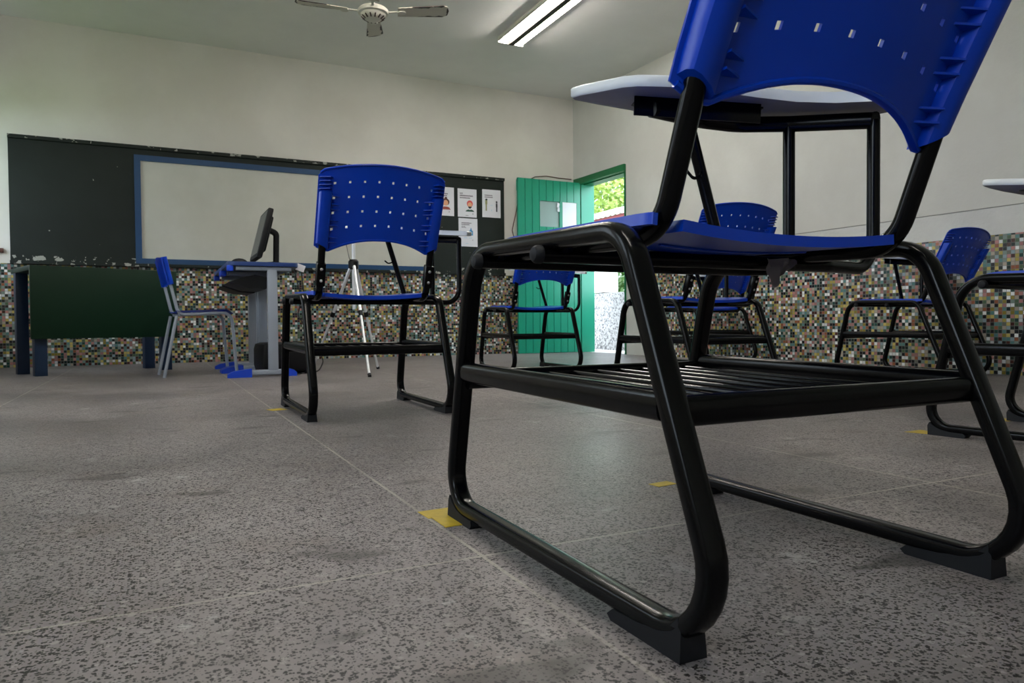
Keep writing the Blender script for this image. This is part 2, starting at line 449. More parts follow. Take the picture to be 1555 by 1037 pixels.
for px_, pz in ((4.07, 1.60), (4.065, 1.645)): add_box(bm, (px_, LY - 0.012, pz), (0.03, 0.002, 0.05), Matrix.Rotation(0.2, 3, 'Y'))
obj('torn_paper', bm, M['paper'], door)

# outside the door
struct(box('ground_1', (4.95, 6.4, -0.053), (1.3, 9.0, 0.1), M['conc']))
struct(box('ground_3', (-10.2, 2.0, -0.15), (16, 24, 0.1), M['grass']))  # unseen ground past the left windows, added to block light from below
struct(box('ground_2', (16, 9, -0.25), (21, 30, 0.2), M['grass']))
struct(box('wall_outside', (5.08, 7.0, 0.345), (0.15, 5.0, 0.71), M['granite'], bev=0.004))
struct(box('column_outside', (5.12, 7.69, 0.94), (0.22, 0.25, 0.46), M['wallb'], bev=0.004))

# ------------------------------------------------------------------ back wall boards
cb = bmesh.new()
add_box(cb, (1.205, YB - 0.012, 1.385), (4.515, 0.024, 1.06)); add_box(cb, (1.205, YB - 0.022, 1.905), (4.515, 0.044, 0.03))
add_box(cb, (1.205, YB - 0.026, 0.872), (4.515, 0.052, 0.026))
tag(obj('chalkboard', cb, M['board'], smooth=False), 'long dark green chalkboard with chipped edges across the back wall', 'chalkboard')
wb = thing('whiteboard', 'white board in blue wooden frame mounted over the chalkboard', 'whiteboard', (1.24, YB - 0.03, 0.88))
bm = bmesh.new(); add_box(bm, (0, -0.002, 0.475), (2.66, 0.012, 0.86)); obj('board_face', bm, M['wb'], wb, smooth=False)
bm = bmesh.new()
W2, H2, ft = 2.75, 0.955, 0.05
for z in (ft / 2, H2 - ft / 2): add_box(bm, (0, -0.008, z), (W2, 0.026, ft))
for x in (-W2 / 2 + ft / 2, W2 / 2 - ft / 2): add_box(bm, (x, -0.008, H2 / 2), (ft, 0.026, H2 - 2 * ft))
obj('board_frame', bm, M['wbframe'], wb, smooth=False)

# posters: paper sheets with printed lines and little figures
def poster(x, z, label, draw):
    t = thing('poster', label, 'poster', (x, YB - 0.0265, z), 0, 'paper notices on the chalkboard')
    bm = bmesh.new(); add_box(bm, (0, 0, 0), (0.218, 0.002, 0.3)); obj('sheet', bm, M['paper'], t, smooth=False)
    draw(t); return t
def flat(name, t, polys, m):
    if name.startswith('drawn') and len(polys) > 1:
        return [flat(name, t, [p], m) for p in polys][0]
    bm = bmesh.new()
    for i, p in enumerate(polys): add_prism(bm, p, 1, -0.0016 - 0.00003 * (i % 5), -0.0009)
    return obj(name, bm, m, t, smooth=False)
def rect(x0, z0, x1, z1): return [(x0, z0), (x1, z0), (x1, z1), (x0, z1)]
def disc(cx, cz, rx, rz, n=18, a0=0, a1=2 * PI):
    return [(cx + rx * math.cos(a0 + (a1 - a0) * k / n), cz + rz * math.sin(a0 + (a1 - a0) * k / n)) for k in range(n if a1 - a0 >= 2 * PI else n + 1)]
def words(x, z, n, hgt, seed):
    r = random.Random(seed); out = []
    for k in range(n):
        w = hgt * r.uniform(0.45, 0.75); out.append(rect(x, z, x + w, z + hgt * r.uniform(0.85, 1.0))); x += w + hgt * 0.16
    return out
PM = {k: mat('print_' + k, srgb(*c), 0.7) for k, c in dict(brown=(96, 56, 48), skin=(226, 168, 130), red=(214, 92, 92), rust=(150, 72, 62), teal=(44, 84, 70), blue=(60, 140, 190), lblue=(170, 206, 226), dark=(50, 52, 60), olive=(150, 150, 104), mask=(236, 240, 240)).items()}
def p_woman(t):
    flat('heading_text', t, words(-0.08, 0.075, 12, 0.013, 1) + words(-0.08, 0.055, 11, 0.013, 2), M['ink'])
    flat('drawn_hair', t, [disc(0.015, -0.005, 0.042, 0.038), disc(0.018, 0.036, 0.014, 0.013)], PM['brown'])
    flat('drawn_face', t, [[(x, z) for x, z in disc(0.015, -0.015, 0.028, 0.03)]], PM['skin']).location.y = -0.0006
    flat('drawn_shirt', t, [[(-0.03, -0.085), (0.07, -0.085), (0.055, -0.062), (0.03, -0.054), (0.0, -0.054), (-0.022, -0.062)]], PM['rust'])
    flat('page_mark', t, [rect(0.05, -0.115, 0.056, -0.1)], M['ink']); flat('small_print_text', t, words(-0.06, -0.13, 8, 0.005, 3), M['ink'])
def p_man(t):
    flat('heading_text', t, words(-0.085, 0.095, 4, 0.012, 4) + words(-0.085, 0.07, 13, 0.015, 5) + words(-0.085, 0.048, 12, 0.013, 6), M['ink'])
    flat('drawn_hair', t, [disc(0.03, -0.005, 0.035, 0.036)], PM['red'])
    flat('drawn_face', t, [disc(0.03, -0.015, 0.024, 0.024)], PM['skin']).location.y = -0.0006
    flat('drawn_mask', t, [[(0.008, -0.035), (0.052, -0.035), (0.046, -0.05), (0.03, -0.06), (0.014, -0.05)]], PM['dark']).location.y = -0.001
    flat('drawn_shirt', t, [[(-0.022, -0.09), (0.08, -0.09), (0.07, -0.075), (0.045, -0.066), (0.03, -0.072), (0.014, -0.066), (-0.01, -0.075)]], PM['teal'])
    flat('page_mark', t, [rect(0.062, -0.12, 0.068, -0.105)], M['ink']); flat('small_print_text', t, words(-0.02, -0.135, 8, 0.006, 7), M['ink'])
def p_pair(t):
    flat('heading_text', t, words(-0.08, 0.082, 11, 0.012, 8) + words(-0.08, 0.063, 12, 0.011, 9), M['ink'])
    flat('drawn_hair', t, [disc(-0.06, 0.042, 0.013, 0.01), disc(0.062, 0.02, 0.011, 0.012)], PM['dark'])
    flat('drawn_tall_figure', t, [rect(-0.074, -0.01, -0.05, 0.034), rect(-0.07, -0.08, -0.055, -0.01)], PM['olive'])
    flat('drawn_short_figure', t, [rect(0.052, -0.035, 0.072, 0.006), rect(0.055, -0.085, 0.07, -0.035)], PM['dark'])
    flat('drawn_arrow', t, [rect(-0.015, -0.02, 0.015, -0.017), rect(-0.002, -0.08, 0.004, -0.065)], PM['lblue'])
def p_gel(t):
    flat('heading_text', t, words(-0.075, 0.095, 14, 0.011, 11) + words(-0.075, 0.078, 13, 0.01, 12) + words(-0.075, 0.06, 7, 0.008, 13) + words(-0.075, 0.048, 12, 0.006, 14), M['ink'])
    flat('drawn_bottle', t, [rect(0.01, -0.03, 0.056, 0.02), rect(0.022, 0.02, 0.044, 0.034), rect(0.028, 0.034, 0.038, 0.05), rect(-0.05, -0.035, -0.004, 0.005)], PM['blue'])
    flat('drawn_label', t, [disc(0.033, -0.005, 0.013, 0.013), rect(-0.042, -0.02, -0.012, -0.008)], PM['mask']).location.y = -0.0006
    flat('page_mark', t, [rect(0.05, -0.085, 0.056, -0.075)], M['ink'])
    for q_ in (words(-0.05, -0.06, 8, 0.006, 15), words(0.01, -0.06, 8, 0.006, 16), words(-0.03, -0.12, 8, 0.005, 17)): flat('small_print_text', t, q_, PM['lblue'])
poster(2.762, 1.625, 'white paper notice showing a woman with brown hair and red shirt', p_woman)
poster(3.023, 1.623, 'white paper notice showing a red haired figure in green shirt', p_man)
poster(3.308, 1.635, 'white paper notice with two small standing figures apart', p_pair)
poster(3.030, 1.310, 'white paper notice with blue bottles, below the red haired figure', p_gel)

# cable on the wall over the door
bm = bmesh.new(); pts = [(3.60, 1.25), (3.565, 1.36), (3.62, 1.58), (3.66, 1.80), (3.78, 1.935), (3.86, 1.975), (4.0, 1.995), (4.17, 1.985), (4.33, 1.983)]
P3 = [Vector((x, YB - 0.008, z)) for x, z in pts]
add_sweep(bm, fillet(P3, 0.08), section(0.005, 0.005, 6), Vector((0, 1, 0)))
tag(obj('wall_cable', bm, M['rcable']), 'thin brown cable tacked on the wall above the green door', 'cable')
bm = bmesh.new(); add_sweep(bm, [Vector((-1.30, YB - 0.02, 0.965)), Vector((-1.10, YB - 0.02, 0.965))], section(0.02, 0.02, 10), Vector((0, 1, 0)))
tag(obj('pipe_stub', bm, M['rcable']), 'brown pipe end on the wall left of the chalkboard', 'pipe')

# ------------------------------------------------------------------ the tablet armchair
def slope(y): return 0.034 * (y + 0.03)
def seat_z(x, y):
    u = x / 0.226
    z = 0.452 + 0.030 * (y + 0.18) - 0.015 * (1 - u * u) * (1 - 0.4 * max(0, (y + 0.0) / 0.2))
    if y > 0.13: z -= 0.25 * (y - 0.13) ** 2 / 0.09
    return z
def ypost(z): return -0.247 - 0.38 * (z - 0.576)

def make_loop_bm():
    bm = bmesh.new()
    P = [(0, -0.3645, 0.0215), (0, 0.3247, 0.0215), (0, 0.2242, 0.4456), (0, -0.198, 0.4318)]
    path = fillet(P, [0.072, 0.055, 0.085, 0.06], True, 9)
    # densify straight runs so shading stays clean
    add_sweep(bm, path, section(0.0152, 0.0115, 18, 3.2), Vector((1, 0, 0)), True)
    return bm
def yback(z): return ypost(0.60) - 0.46 * (z - 0.60) if z > 0.60 else ypost(z)
def backrest_bm(dz):
    bm = bmesh.new()
    cols = [-0.170, -0.1215, -0.073, -0.0243, 0.0243, 0.073, 0.1215, 0.170]; hw = 0.0038
    xs = [-0.224, -0.219, -0.208, -0.196]
    for c in cols: xs += [c - 0.022, c - hw, c + hw]
    xs += [0.196, 0.208, 0.219, 0.224]
    xs = sorted(xs)
    rows = [0.205, 0.40, 0.595, 0.79]; ht = 0.0155
    ts = [0.0, 0.03, 0.1]
    for r in rows: ts += [r - ht, r + ht, r + 0.1]
    ts = sorted(t for t in ts if t < 0.9) + [0.93, 0.97, 1.0]
    def zb(x):
        u = abs(x) / 0.224
        return 0.629 + dz - 0.041 * min(1, u / 0.82) ** 2.3 + (0.02 * (u - 0.82) / 0.18 if u > 0.82 else 0)
    def zt(x):
        u = abs(x) / 0.224
        return 0.870 + dz - 0.025 * u ** 2.1 - (0.012 * ((u - 0.9) / 0.1) ** 2 if u > 0.9 else 0)
    def y(x, z):
        u = x / 0.224
        return yback(z) + 0.018 - 0.034 * (1 - abs(u) ** 1.9)
    g = []
    for t in ts:
        row = []
        for x in xs:
            a, b = zb(x), zt(x); z = a + (b - a) * t; u_ = abs(x) / 0.224
            if 0 < t < 1: z = max(a + 0.004, min(b - 0.004, 0.629 + dz + 0.241 * t - 0.016 * u_ ** 2 - (0.629 + dz - 0.016 * u_ ** 2 - a) * (1 - t) ** 6 - (0.870 + dz - 0.016 * u_ ** 2 - b) * t ** 6))
            row.append(bm.verts.new((x, y(x, z), z)))
        g.append(row)
    for j in range(len(ts) - 1):
        tm = (ts[j] + ts[j + 1]) / 2
        for i in range(len(xs) - 1):
            xm = (xs[i] + xs[i + 1]) / 2
            if any(abs(tm - r) < ht * 0.9 for r in rows) and any(abs(xm - c) < hw * 0.9 for c in cols): continue
            bm.faces.new((g[j][i], g[j][i + 1], g[j + 1][i + 1], g[j + 1][i]))
    bmesh.ops.recalc_face_normals(bm, faces=bm.faces[:])
    # make the normals face the sitter (+y), then thicken backwards
    if sum(f.normal.y for f in bm.faces) < 0: bmesh.ops.reverse_faces(bm, faces=bm.faces[:])
    bmesh.ops.solidify(bm, geom=bm.faces[:], thickness=0.0045)
    # rolled lip along the top and bottom edge
    for fz in (zb, zt):
        path = []
        for k in range(33):
            x = -0.218 + 0.436 * k / 32; z = fz(x); path.append(Vector((x, y(x, z) - 0.004, z)))
        add_sweep(bm, path, section(0.006, 0.0042, 8), Vector((0, 1, 0)))
    # sleeves that hold the posts
    for s in (-1, 1):
        prof = [(0.2195, 0.014), (0.2205, -0.004), (0.217, -0.015), (0.208, -0.0205), (0.192, -0.0205), (0.182, -0.015), (0.178, -0.002), (0.179, 0.014)]
        rings = []
        for k in range(5):
            f = k / 4; ring = []
            for x, d in prof:
                zz0 = 0.614 + dz - (0.2205 - x) / 0.043 * 0.022; z = zz0 + (0.777 + dz - zz0) * f
                dd = d * (0.8 + 0.5 * f) if d < 0 else d
                ring.append(bm.verts.new((s * x, yback(z) + dd, z)))
            rings.append(ring)
        n = len(prof)
        for A, B in zip(rings, rings[1:]):
            for j in range(n): bm.faces.new((A[j], A[(j + 1) % n], B[(j + 1) % n], B[j]))
        bm.faces.new(rings[-1]); bm.faces.new(rings[0][::-1])
        # gusset ribs from the sleeve to the shell, and the short ribs above the sleeve
        for z in [q_ + dz for q_ in (0.618, 0.634, 0.672, 0.688, 0.724, 0.740, 0.766)]:
            x0, x1 = 0.181, 0.148
            q = [(s * x0, yback(z) - 0.019), (s * x0, y(x0, z) - 0.003), (s * x1, y(x1, z) - 0.004)]
            add_prism(bm, q, 2, z - 0.0014, z + 0.0014)
        for z in [q_ + dz for q_ in (0.788, 0.800, 0.812, 0.824)]:
            q = [(s * 0.222, yback(z) + 0.012), (s * 0.219, yback(z) - 0.004), (s * 0.19, yback(z) - 0.019), (s * 0.176, y(0.176, z) - 0.003)]
            add_prism(bm, q, 2, z - 0.0014, z + 0.0014)
    return bm
def seat_bm():
    bm = bmesh.new()
    xs = [-0.226, -0.222, -0.2195]; xs += [-0.178]
    xs += [-0.178 + 0.356 * k / 16 for k in range(1, 16)] + [0.178, 0.2195, 0.222, 0.226]
    ys = [-0.205, -0.2, -0.18, -0.165, -0.148] + [-0.148 + 0.33 * k / 15 for k in range(1, 16)] + [0.195, 0.202, 0.206]
    def wx(x, yy):
        q = 1 - (0.03 if abs(x) > 0.2 else 0.0) * (max(0, abs(yy) - 0.19) / 0.016) ** 2
        return x * q
    g = [[bm.verts.new((wx(x, yy), yy + (0.008 * (1 - (x / 0.226) ** 2) if yy > 0 else 0.004 * (1 - (x / 0.178) ** 2) if abs(x) < 0.178 and yy < -0.17 else 0), seat_z(x, yy))) for x in xs] for yy in ys]
    for j in range(len(ys) - 1):
        ym = (ys[j] + ys[j + 1]) / 2
        for i in range(len(xs) - 1):
            xm = abs((xs[i] + xs[i + 1]) / 2)
            if ym < -0.148 and 0.178 < xm and (xm < 0.2195 or xs[i] > 0): continue
            bm.faces.new((g[j][i], g[j][i + 1], g[j + 1][i + 1], g[j + 1][i]))
    bmesh.ops.recalc_face_normals(bm, faces=bm.faces[:])
    if sum(f.normal.z for f in bm.faces) < 0: bmesh.ops.reverse_faces(bm, faces=bm.faces[:])
    bmesh.ops.solidify(bm, geom=bm.faces[:], thickness=0.0135)
    # stiffening ribs under the seat
    for y in (-0.1, 0.0, 0.1):
        for a, b in ((-0.13, 0.13),):
            path = [Vector((a + (b - a) * k / 10, y, seat_z(a + (b - a) * k / 10, y) - 0.0145)) for k in range(11)]
            add_sweep(bm, path, section(0.003, 0.002, 6), Vector((0, 1, 0)))
    return bm
TAB = [(-0.043, 0.262), (-0.042, 0.235), (-0.034, 0.196), (-0.022, 0.138), (-0.008, 0.115), (0.016, 0.098), (0.047, 0.081), (0.11, 0.067), (0.20, 0.060), (0.274, 0.046),
       (0.33, 0.012), (0.372, -0.045), (0.392, -0.085), (0.410, -0.098), (0.432, -0.088), (0.450, -0.05), (0.462, 0.0), (0.468, 0.06), (0.462, 0.13), (0.44, 0.19), (0.40, 0.235), (0.34, 0.262), (0.25, 0.285), (0.14, 0.292), (0.03, 0.285), (-0.03, 0.275)]
def tz(y): return 0.698 + 0.12 * y
def tablet_bm():
    bm = bmesh.new()
    def ring(sc, dz):
        cx, cy = 0.2, 0.12
        return [bm.verts.new((cx + (x - cx) * sc, cy + (y - cy) * sc, tz(y) + dz)) for x, y in TAB]
    R = [ring(0.99, 0), ring(1.0, 0.003), ring(1.0, 0.0155), ring(0.985, 0.0185)]
    n = len(TAB)
    for A, B in zip(R, R[1:]):
        for j in range(n): bm.faces.new((A[j], A[(j + 1) % n], B[(j + 1) % n], B[j]))
    bm.faces.new(R[-1]); f = bm.faces.new(R[0][::-1]); f.material_index = 1
    return bm

def make_chair(plates):
    t = thing('tablet_armchair', '', 'chair')
    B = M['black']
    for s in (-1, 1):
        lo = obj('sled_frame', make_loop_bm(), B, t); lo.location.x = s * 0.2485
        for prof in ([(-0.303, 0.0), (-0.302, 0.03), (-0.297, 0.043), (-0.284, 0.03), (-0.262, 0.02), (-0.23, 0.0145), (-0.185, 0.0125), (-0.178, 0.006), (-0.185, 0.0)],
                     [(0.312, 0.0), (0.314, 0.026), (0.309, 0.036), (0.298, 0.026), (0.28, 0.018), (0.255, 0.0135), (0.218, 0.0125), (0.210, 0.006), (0.216, 0.0)]):
            bm = bmesh.new(); add_prism(bm, prof, 0, -0.0172, 0.0172)
            for v in bm.verts:
                if v.co.z > 0.01: v.co.x *= 0.86
            obj('rubber_foot', bm, M['rubber'], lo)
    osec = section(0.011, 0.0165, 16, 2.8)
    for s in (-1, 1):
        tube('stretcher', [(s * 0.25, -0.262, 0.2455), (s * 0.25, 0.262, 0.2505)], 0, B, t, up=Vector((1, 0, 0)), sec=osec)
    for y, z in ((-0.2675, 0.2395), (0.262, 0.238)):
        tube('stretcher', [(-0.247, y, z), (0.247, y, z)], 0, B, t, up=Vector((0, 1, 0)), sec=osec)
    for k in range(9):
        x = -0.2 + 0.05 * k
        tube('basket_rod', [(x, -0.265, 0.238), (x, 0.26, 0.243)], 0.0036, B, t, n=8)
    # cross tubes: each runs under the seat, out past the right side frame and up to the writing tablet
    for y0, y1, xo in ((-0.026, 0.006, 0.415), (0.168, 0.122, 0.338)):
        zc = 0.419 + slope(y0)
        ct = tube('cross_tube', [(-0.268, y0, zc), (0.262, y0, zc), (xo, y1, zc), (xo, y1, tz(y1) - 0.020)], 0.0108, B, t, rad=[0, 0.05, 0.062, 0], n=14, up=Vector((0, 1, 0)))
        bm = bmesh.new(); add_lathe(bm, [(0.0118, 0), (0.0118, 0.008), (0.009, 0.012), (0.004, 0.0135)], 14)
        cp = obj('end_cap', bm, M['rubber'], ct); cp.rotation_euler = (0, -PI / 2, 0); cp.location = (-0.263, y0, zc)
    for s in (-1, 1):
        zf = 0.429
        bp = tube('back_post', [(s * 0.1985, yback(0.72), 0.72), (s * 0.1985, yback(0.60), 0.60), (s * 0.1985, ypost(zf), zf), (s * 0.1985, 0.20, zf + 0.0125)], 0.0128, B, t, rad=[0, 0.05, 0.06, 0], n=16, seg=9)
        if plates:
            bm = bmesh.new()
            zz = (0.475, 0.545); ax = Vector((0, ypost(1) - ypost(0), 1)).normalized()
            c = Vector((s * 0.1985, ypost(0.51), 0.51)); rot = Matrix.Rotation(math.atan(0.38), 3, 'X')
            add_box(bm, c, (0.031, 0.032, 0.085), rot, 0.004)
            pl = obj('post_plate', bm, B, bp)
            for q in (-0.02, 0.022):
                bm = bmesh.new(); add_lathe(bm, [(0.0055, 0), (0.0055, 0.001), (0.003, 0.003)], 10)
                bo = obj('bolt', bm, M['steel'], bp); bo.rotation_euler = (PI / 2 + math.atan(0.38), 0, 0)
                bo.location = c + ax * q + rot @ Vector((0, -0.016, 0))
    obj('seat', seat_bm(), M['blue'], t)
    obj('backrest', backrest_bm(0.0 if plates else -0.032), M['blue'], t)
    obj('writing_tablet', tablet_bm(), [M['tablet'], M['under']], t, angle=0.9)
    rp = [(0.413, 0.0), (0.413, 0.008), (0.338, 0.122), (0.272, 0.19), (0.20, 0.196), (0.062, 0.168)]
    tube('tablet_rail', [(x, y, tz(y) - 0.0205) for x, y in rp], 0.0115, B, t, rad=[0, 0, 0.05, 0.06, 0.05, 0], up=Vector((0, 0, 1)), sec=section(0.0145, 0.0115, 14, 2.4))
    bm = bmesh.new()
    a, b = Vector((0.032, 0.178, 0)), Vector((0.243, 0.097, 0)); d = (b - a); c = (a + b) / 2
    ang = math.atan2(d.y, d.x); zc = tz(c.y) - 0.0135
    add_box(bm, (c.x, c.y, zc - 0.003), (d.length, 0.004, 0.034), Matrix.Rotation(ang, 3, 'Z') @ Matrix.Rotation(0.045, 3, 'Y'), 0.0015)
    add_box(bm, (c.x + 0.012, c.y + 0.016, zc + 0.008), (d.length, 0.036, 0.003), Matrix.Rotation(ang, 3, 'Z') @ Matrix.Rotation(0.045, 3, 'Y'))
    obj('tablet_bracket', bm, B, t)
    br = tube('diagonal_brace', [(0.243, 0.186, 0.428), (0.160, 0.192, tz(0.19) - 0.02)], 0.0108, B, t, n=14, up=Vector((0, 1, 0)))
    tube('bag_hook', [(0.186, 0.186, 0.612), (0.182, 0.181, 0.595), (0.162, 0.178, 0.588), (0.146, 0.176, 0.600)], 0.003, B, br, rad=[0, 0.012, 0.014, 0], n=6, up=Vector((0, 1, 0)))
    return t

CH = [  # x, y, degrees, plates, label
 (0.713, 0.850, 0.0, False, 'blue and black tablet armchair nearest the camera, seen large from behind'),
 (0.728, 2.805, -0.6, True, 'blue tablet armchair standing alone in front of the whiteboard and tripod'),
 (2.41, 4.61, -3.5, True, 'blue tablet armchair in front of the open green door'),
 (2.445, 2.89, -1.0, True, 'blue tablet armchair behind the nearest chair, back rising above its seat'),
 (4.08, 2.85, 4.0, False, 'blue tablet armchair pushed close against the mosaic wall on the right'),
 (2.30, 1.06, 7.0, False, 'tablet armchair cut off by the right edge of the photo'),
 (4.03, 4.62, 0.0, False, 'blue tablet armchair mostly hidden beyond the others, near the mosaic wall corner'),
]
protoA = protoB = None
for x, y, a, p, lab in CH:
    if p:
        if protoB is None: protoB = o = make_chair(True)
        else: o = copy_tree(protoB)
    else:
        if protoA is None: protoA = o = make_chair(False)
        else: o = copy_tree(protoA)
    o.location = (x, y, 0); o.rotation_euler = (0, 0, math.radians(a)); tag(o, lab, 'chair', 'blue tablet armchairs')
    if x == 0.713:     # the back of this chair is knocked a little out of true
        bk = next(c for c in o.children if c.name.startswith('backrest'))
        piv = Vector((0, -0.27, 0.66)); R_ = Matrix.Rotation(math.radians(1.6), 4, 'Z') @ Matrix.Rotation(math.radians(2.0), 4, 'Y')
        bk.matrix_basis = Matrix.Translation(piv + Vector((0.004, 0, 0))) @ R_ @ Matrix.Translation(-piv)

# scrap of torn plastic film caught under the front chair's seat
bm = bmesh.new(); r = random.Random(3)
c0 = Vector((0.852, 0.80, 0.0))
grid = []
for j in range(7):
    row = []
    for i in range(8):
        u = i / 7; v = j / 6
        wd = 0.062 * (1 - 0.75 * v ** 1.3)
        x = c0.x - 0.03 + 0.012 * v + wd * u + r.uniform(-1, 1) * 0.002
        yy = c0.y + 0.006 * math.sin(u * 9 + v * 3) + r.uniform(-1, 1) * 0.003
        row.append(bm.verts.new((x, yy, 0.425 - 0.046 * v * (1 - 0.55 * u) + r.uniform(-1, 1) * 0.0015)))
    grid.append(row)
for j in range(6):
    for i in range(7): bm.faces.new((grid[j][i], grid[j][i + 1], grid[j + 1][i + 1], grid[j + 1][i]))
bmesh.ops.solidify(bm, geom=bm.faces[:], thickness=0.0006)
tag(obj('plastic_scrap', bm, M['scrap']), 'torn grey plastic film hanging under the seat of the nearest chair', 'plastic scrap')

# ------------------------------------------------------------------ yellow floor tape
def tape(name, polys, label):
    bm = bmesh.new()
    for k_, p in enumerate(polys): add_prism(bm, p, 2, 0.0, 0.0008 + 0.0004 * k_)
    tag(obj(name, bm, M['tape'], smooth=False), label, 'floor tape', 'yellow tape marks on the floor')
def tq(x, y, l, w, a):
    c, s = math.cos(a), math.sin(a)
    return [(x + c * u - s * v, y + s * u + c * v) for u, v in ((-l / 2, -w / 2), (l / 2, -w / 2), (l / 2, w / 2), (-l / 2, w / 2))]
tape('floor_tape', [tq(0.455, 1.185, 0.09, 0.05, 0.05), tq(0.435, 1.13, 0.035, 0.07, 0.0)], 'yellow tape cross under front foot of the nearest chair')
tape('floor_tape', [tq(0.925, 1.182, 0.05, 0.03, 0.1)], 'yellow tape scrap behind the rear leg of the nearest chair')
tape('floor_tape', [tq(0.425, 2.95, 0.06, 0.06, 0.3)], 'yellow tape bit beside the lone chair before the whiteboard')
tape('floor_tape', [[(1.985, 1.40), (2.02, 1.28), (2.06, 1.29), (2.06, 1.40)]], 'yellow tape mark under left foot of the chair cut by the edge')
tape('floor_tape', [tq(2.505, 1.425, 0.07, 0.07, 0.2)], 'yellow tape mark by the far foot of the chair cut by the edge')

# ------------------------------------------------------------------ green teacher table
td = thing('teacher_table', 'green wooden table with front panel and dark blue legs', 'table', (-0.735, 5.755, 0), math.radians(20))
LW, LD = 0.93, 0.46     # local x along the front, y away
for x, y in ((0.055, 0.05), (LW - 0.05, 0.06), (0.03, LD - 0.06), (LW - 0.05, LD - 0.06)):
    box('leg', (x, y, 0.36), (0.075, 0.06, 0.72), M['navy'], td, 0.003)
box('modesty_panel', (LW / 2, -0.012, 0.5), (LW + 0.02, 0.022, 0.495), M['green'], td, 0.003)
box('tabletop', (LW / 2, LD / 2 + 0.012, 0.730), (LW + 0.02, LD + 0.026, 0.034), M['green'], td, 0.004)

# ------------------------------------------------------------------ teacher's chair (blue plastic on grey tube)
tc = thing('teacher_chair', 'blue plastic chair on slim grey legs, side on by the computer desk', 'chair', (0.285, 5.34, 0), math.radians(5))
G = M['grey']; hwid = 0.17
for s in (-1, 1):
    y = s * hwid
    tube('side_frame', [(-0.238, y, 0.76), (-0.160, y, 0.405), (0.165, y, 0.42), (0.195, y, 0.0)], 0.0105, G, tc, rad=[0, 0.05, 0.06, 0], n=10, up=Vector((0, 1, 0)))
    tube('rear_leg', [(-0.17, y, 0.40), (-0.25, y, 0.0)], 0.0105, G, tc, n=10, up=Vector((0, 1, 0)))
for x, z in ((-0.15, 0.405), (0.13, 0.418)):
    tube('seat_bar', [(x, -hwid, z), (x, hwid, z)], 0.009, G, tc, n=8, up=Vector((0, 0, 1)))
bm = bmesh.new(); g = []
for i in range(11):
    u = i / 10; x = -0.18 + 0.355 * u
    g.append([bm.verts.new((x, -0.19 + 0.38 * k / 8, 0.430 + 0.015 * u - 0.012 * math.sin(PI * k / 8) - (0.03 * ((u - 0.85) / 0.15) ** 2 if u > 0.85 else 0))) for k in range(9)])
for i in range(10):
    for k in range(8): bm.faces.new((g[i][k], g[i + 1][k], g[i + 1][k + 1], g[i][k + 1]))
bmesh.ops.solidify(bm, geom=bm.faces[:], thickness=0.01); obj('seat', bm, M['blue'], tc)
bm = bmesh.new(); g = []
for i in range(9):
    v = i / 8; z = 0.60 + 0.18 * v
    g.append([bm.verts.new((-0.213 - 0.21 * (z - 0.60) - 0.02 * math.sin(PI * k / 8), -0.2 + 0.4 * k / 8, z - (0.02 * abs(k / 4 - 1) ** 3 if i == 8 else 0))) for k in range(9)])
for i in range(8):
    for k in range(8): bm.faces.new((g[i][k], g[i + 1][k], g[i + 1][k + 1], g[i][k + 1]))
bmesh.ops.solidify(bm, geom=bm.faces[:], thickness=0.006)
for s in (-1, 1): add_sweep(bm, [Vector((-0.203, s * 0.172, 0.60)), Vector((-0.242, s * 0.172, 0.775))], section(0.02, 0.018, 10), Vector((1, 0, 0)))
obj('backrest', bm, M['blue'], tc)

# ------------------------------------------------------------------ pair of grey desks with blue ends
def desk(y0, label, near):
    t = thing('computer_desk', label, 'desk', (0.63, y0 + 0.28, 0), 0, 'grey desks side by side')
    for s in (-1, 1):
        y = s * 0.245
        box('leg_column', (0.06, y, 0.36), (0.062, 0.035, 0.68), M['grey'], t, 0.008)
        ft = tube('foot_bar', [(-0.11, y, 0.028), (0.17, y, 0.028)], 0, M['grey'], t, sec=section(0.02, 0.018, 12, 3), up=Vector((0, 1, 0)))
        for e in (-1, 1):
            bm = bmesh.new(); L = 0.145 if e < 0 else 0.07; b0 = 0.075 if e < 0 else 0.135
            q = [(e * b0, 0.0), (e * (b0 + L), 0.0), (e * (b0 + L), 0.022), (e * (b0 + L * 0.75), 0.04), (e * b0, 0.055)]
            add_prism(bm, q, 1, y - 0.026, y + 0.026); obj('blue_foot_cap', bm, M['bluecap'], ft, smooth=False)
        tube('top_support', [(-0.16, y, 0.697), (0.18, y, 0.697)], 0, M['grey'], t, sec=section(0.018, 0.014, 10, 3), up=Vector((0, 1, 0)))
    bm = bmesh.new(); outline = fillet([(-0.21, -0.275, 0), (0.225, -0.275, 0), (0.225, 0.275, 0), (-0.21, 0.275, 0)], 0.05, True, 5)
    add_prism(bm, [(p.x, p.y) for p in outline], 2, 0.713, 0.737); top = obj('desk_top', bm, M['dgrey'], t)
    bm = bmesh.new(); add_sweep(bm, [Vector((p.x, p.y, 0.725)) for p in outline], section(0.0135, 0.003, 8, 3), Vector((0, 0, 1)), True); obj('edge_band', bm, M['blueedge'], top)
    for s in (-1, 1):
        bm = bmesh.new(); add_box(bm, (-0.195, s * 0.245, 0.696), (0.04, 0.045, 0.038), None, 0.008); obj('corner_cap', bm, M['bluecap'], t)
    bm = bmesh.new()
    add_prism(bm, [(-0.20, 0.612), (-0.08, 0.572), (0.02, 0.566), (0.09, 0.61), (0.09, 0.635), (-0.04, 0.66), (-0.12, 0.64)], 1, -0.215, 0.215)
    obj('book_tray', bm, M['blackpl'], t, smooth=False)
    return t
desk(4.875, 'grey school desk with blue feet carrying the computer monitor', True)
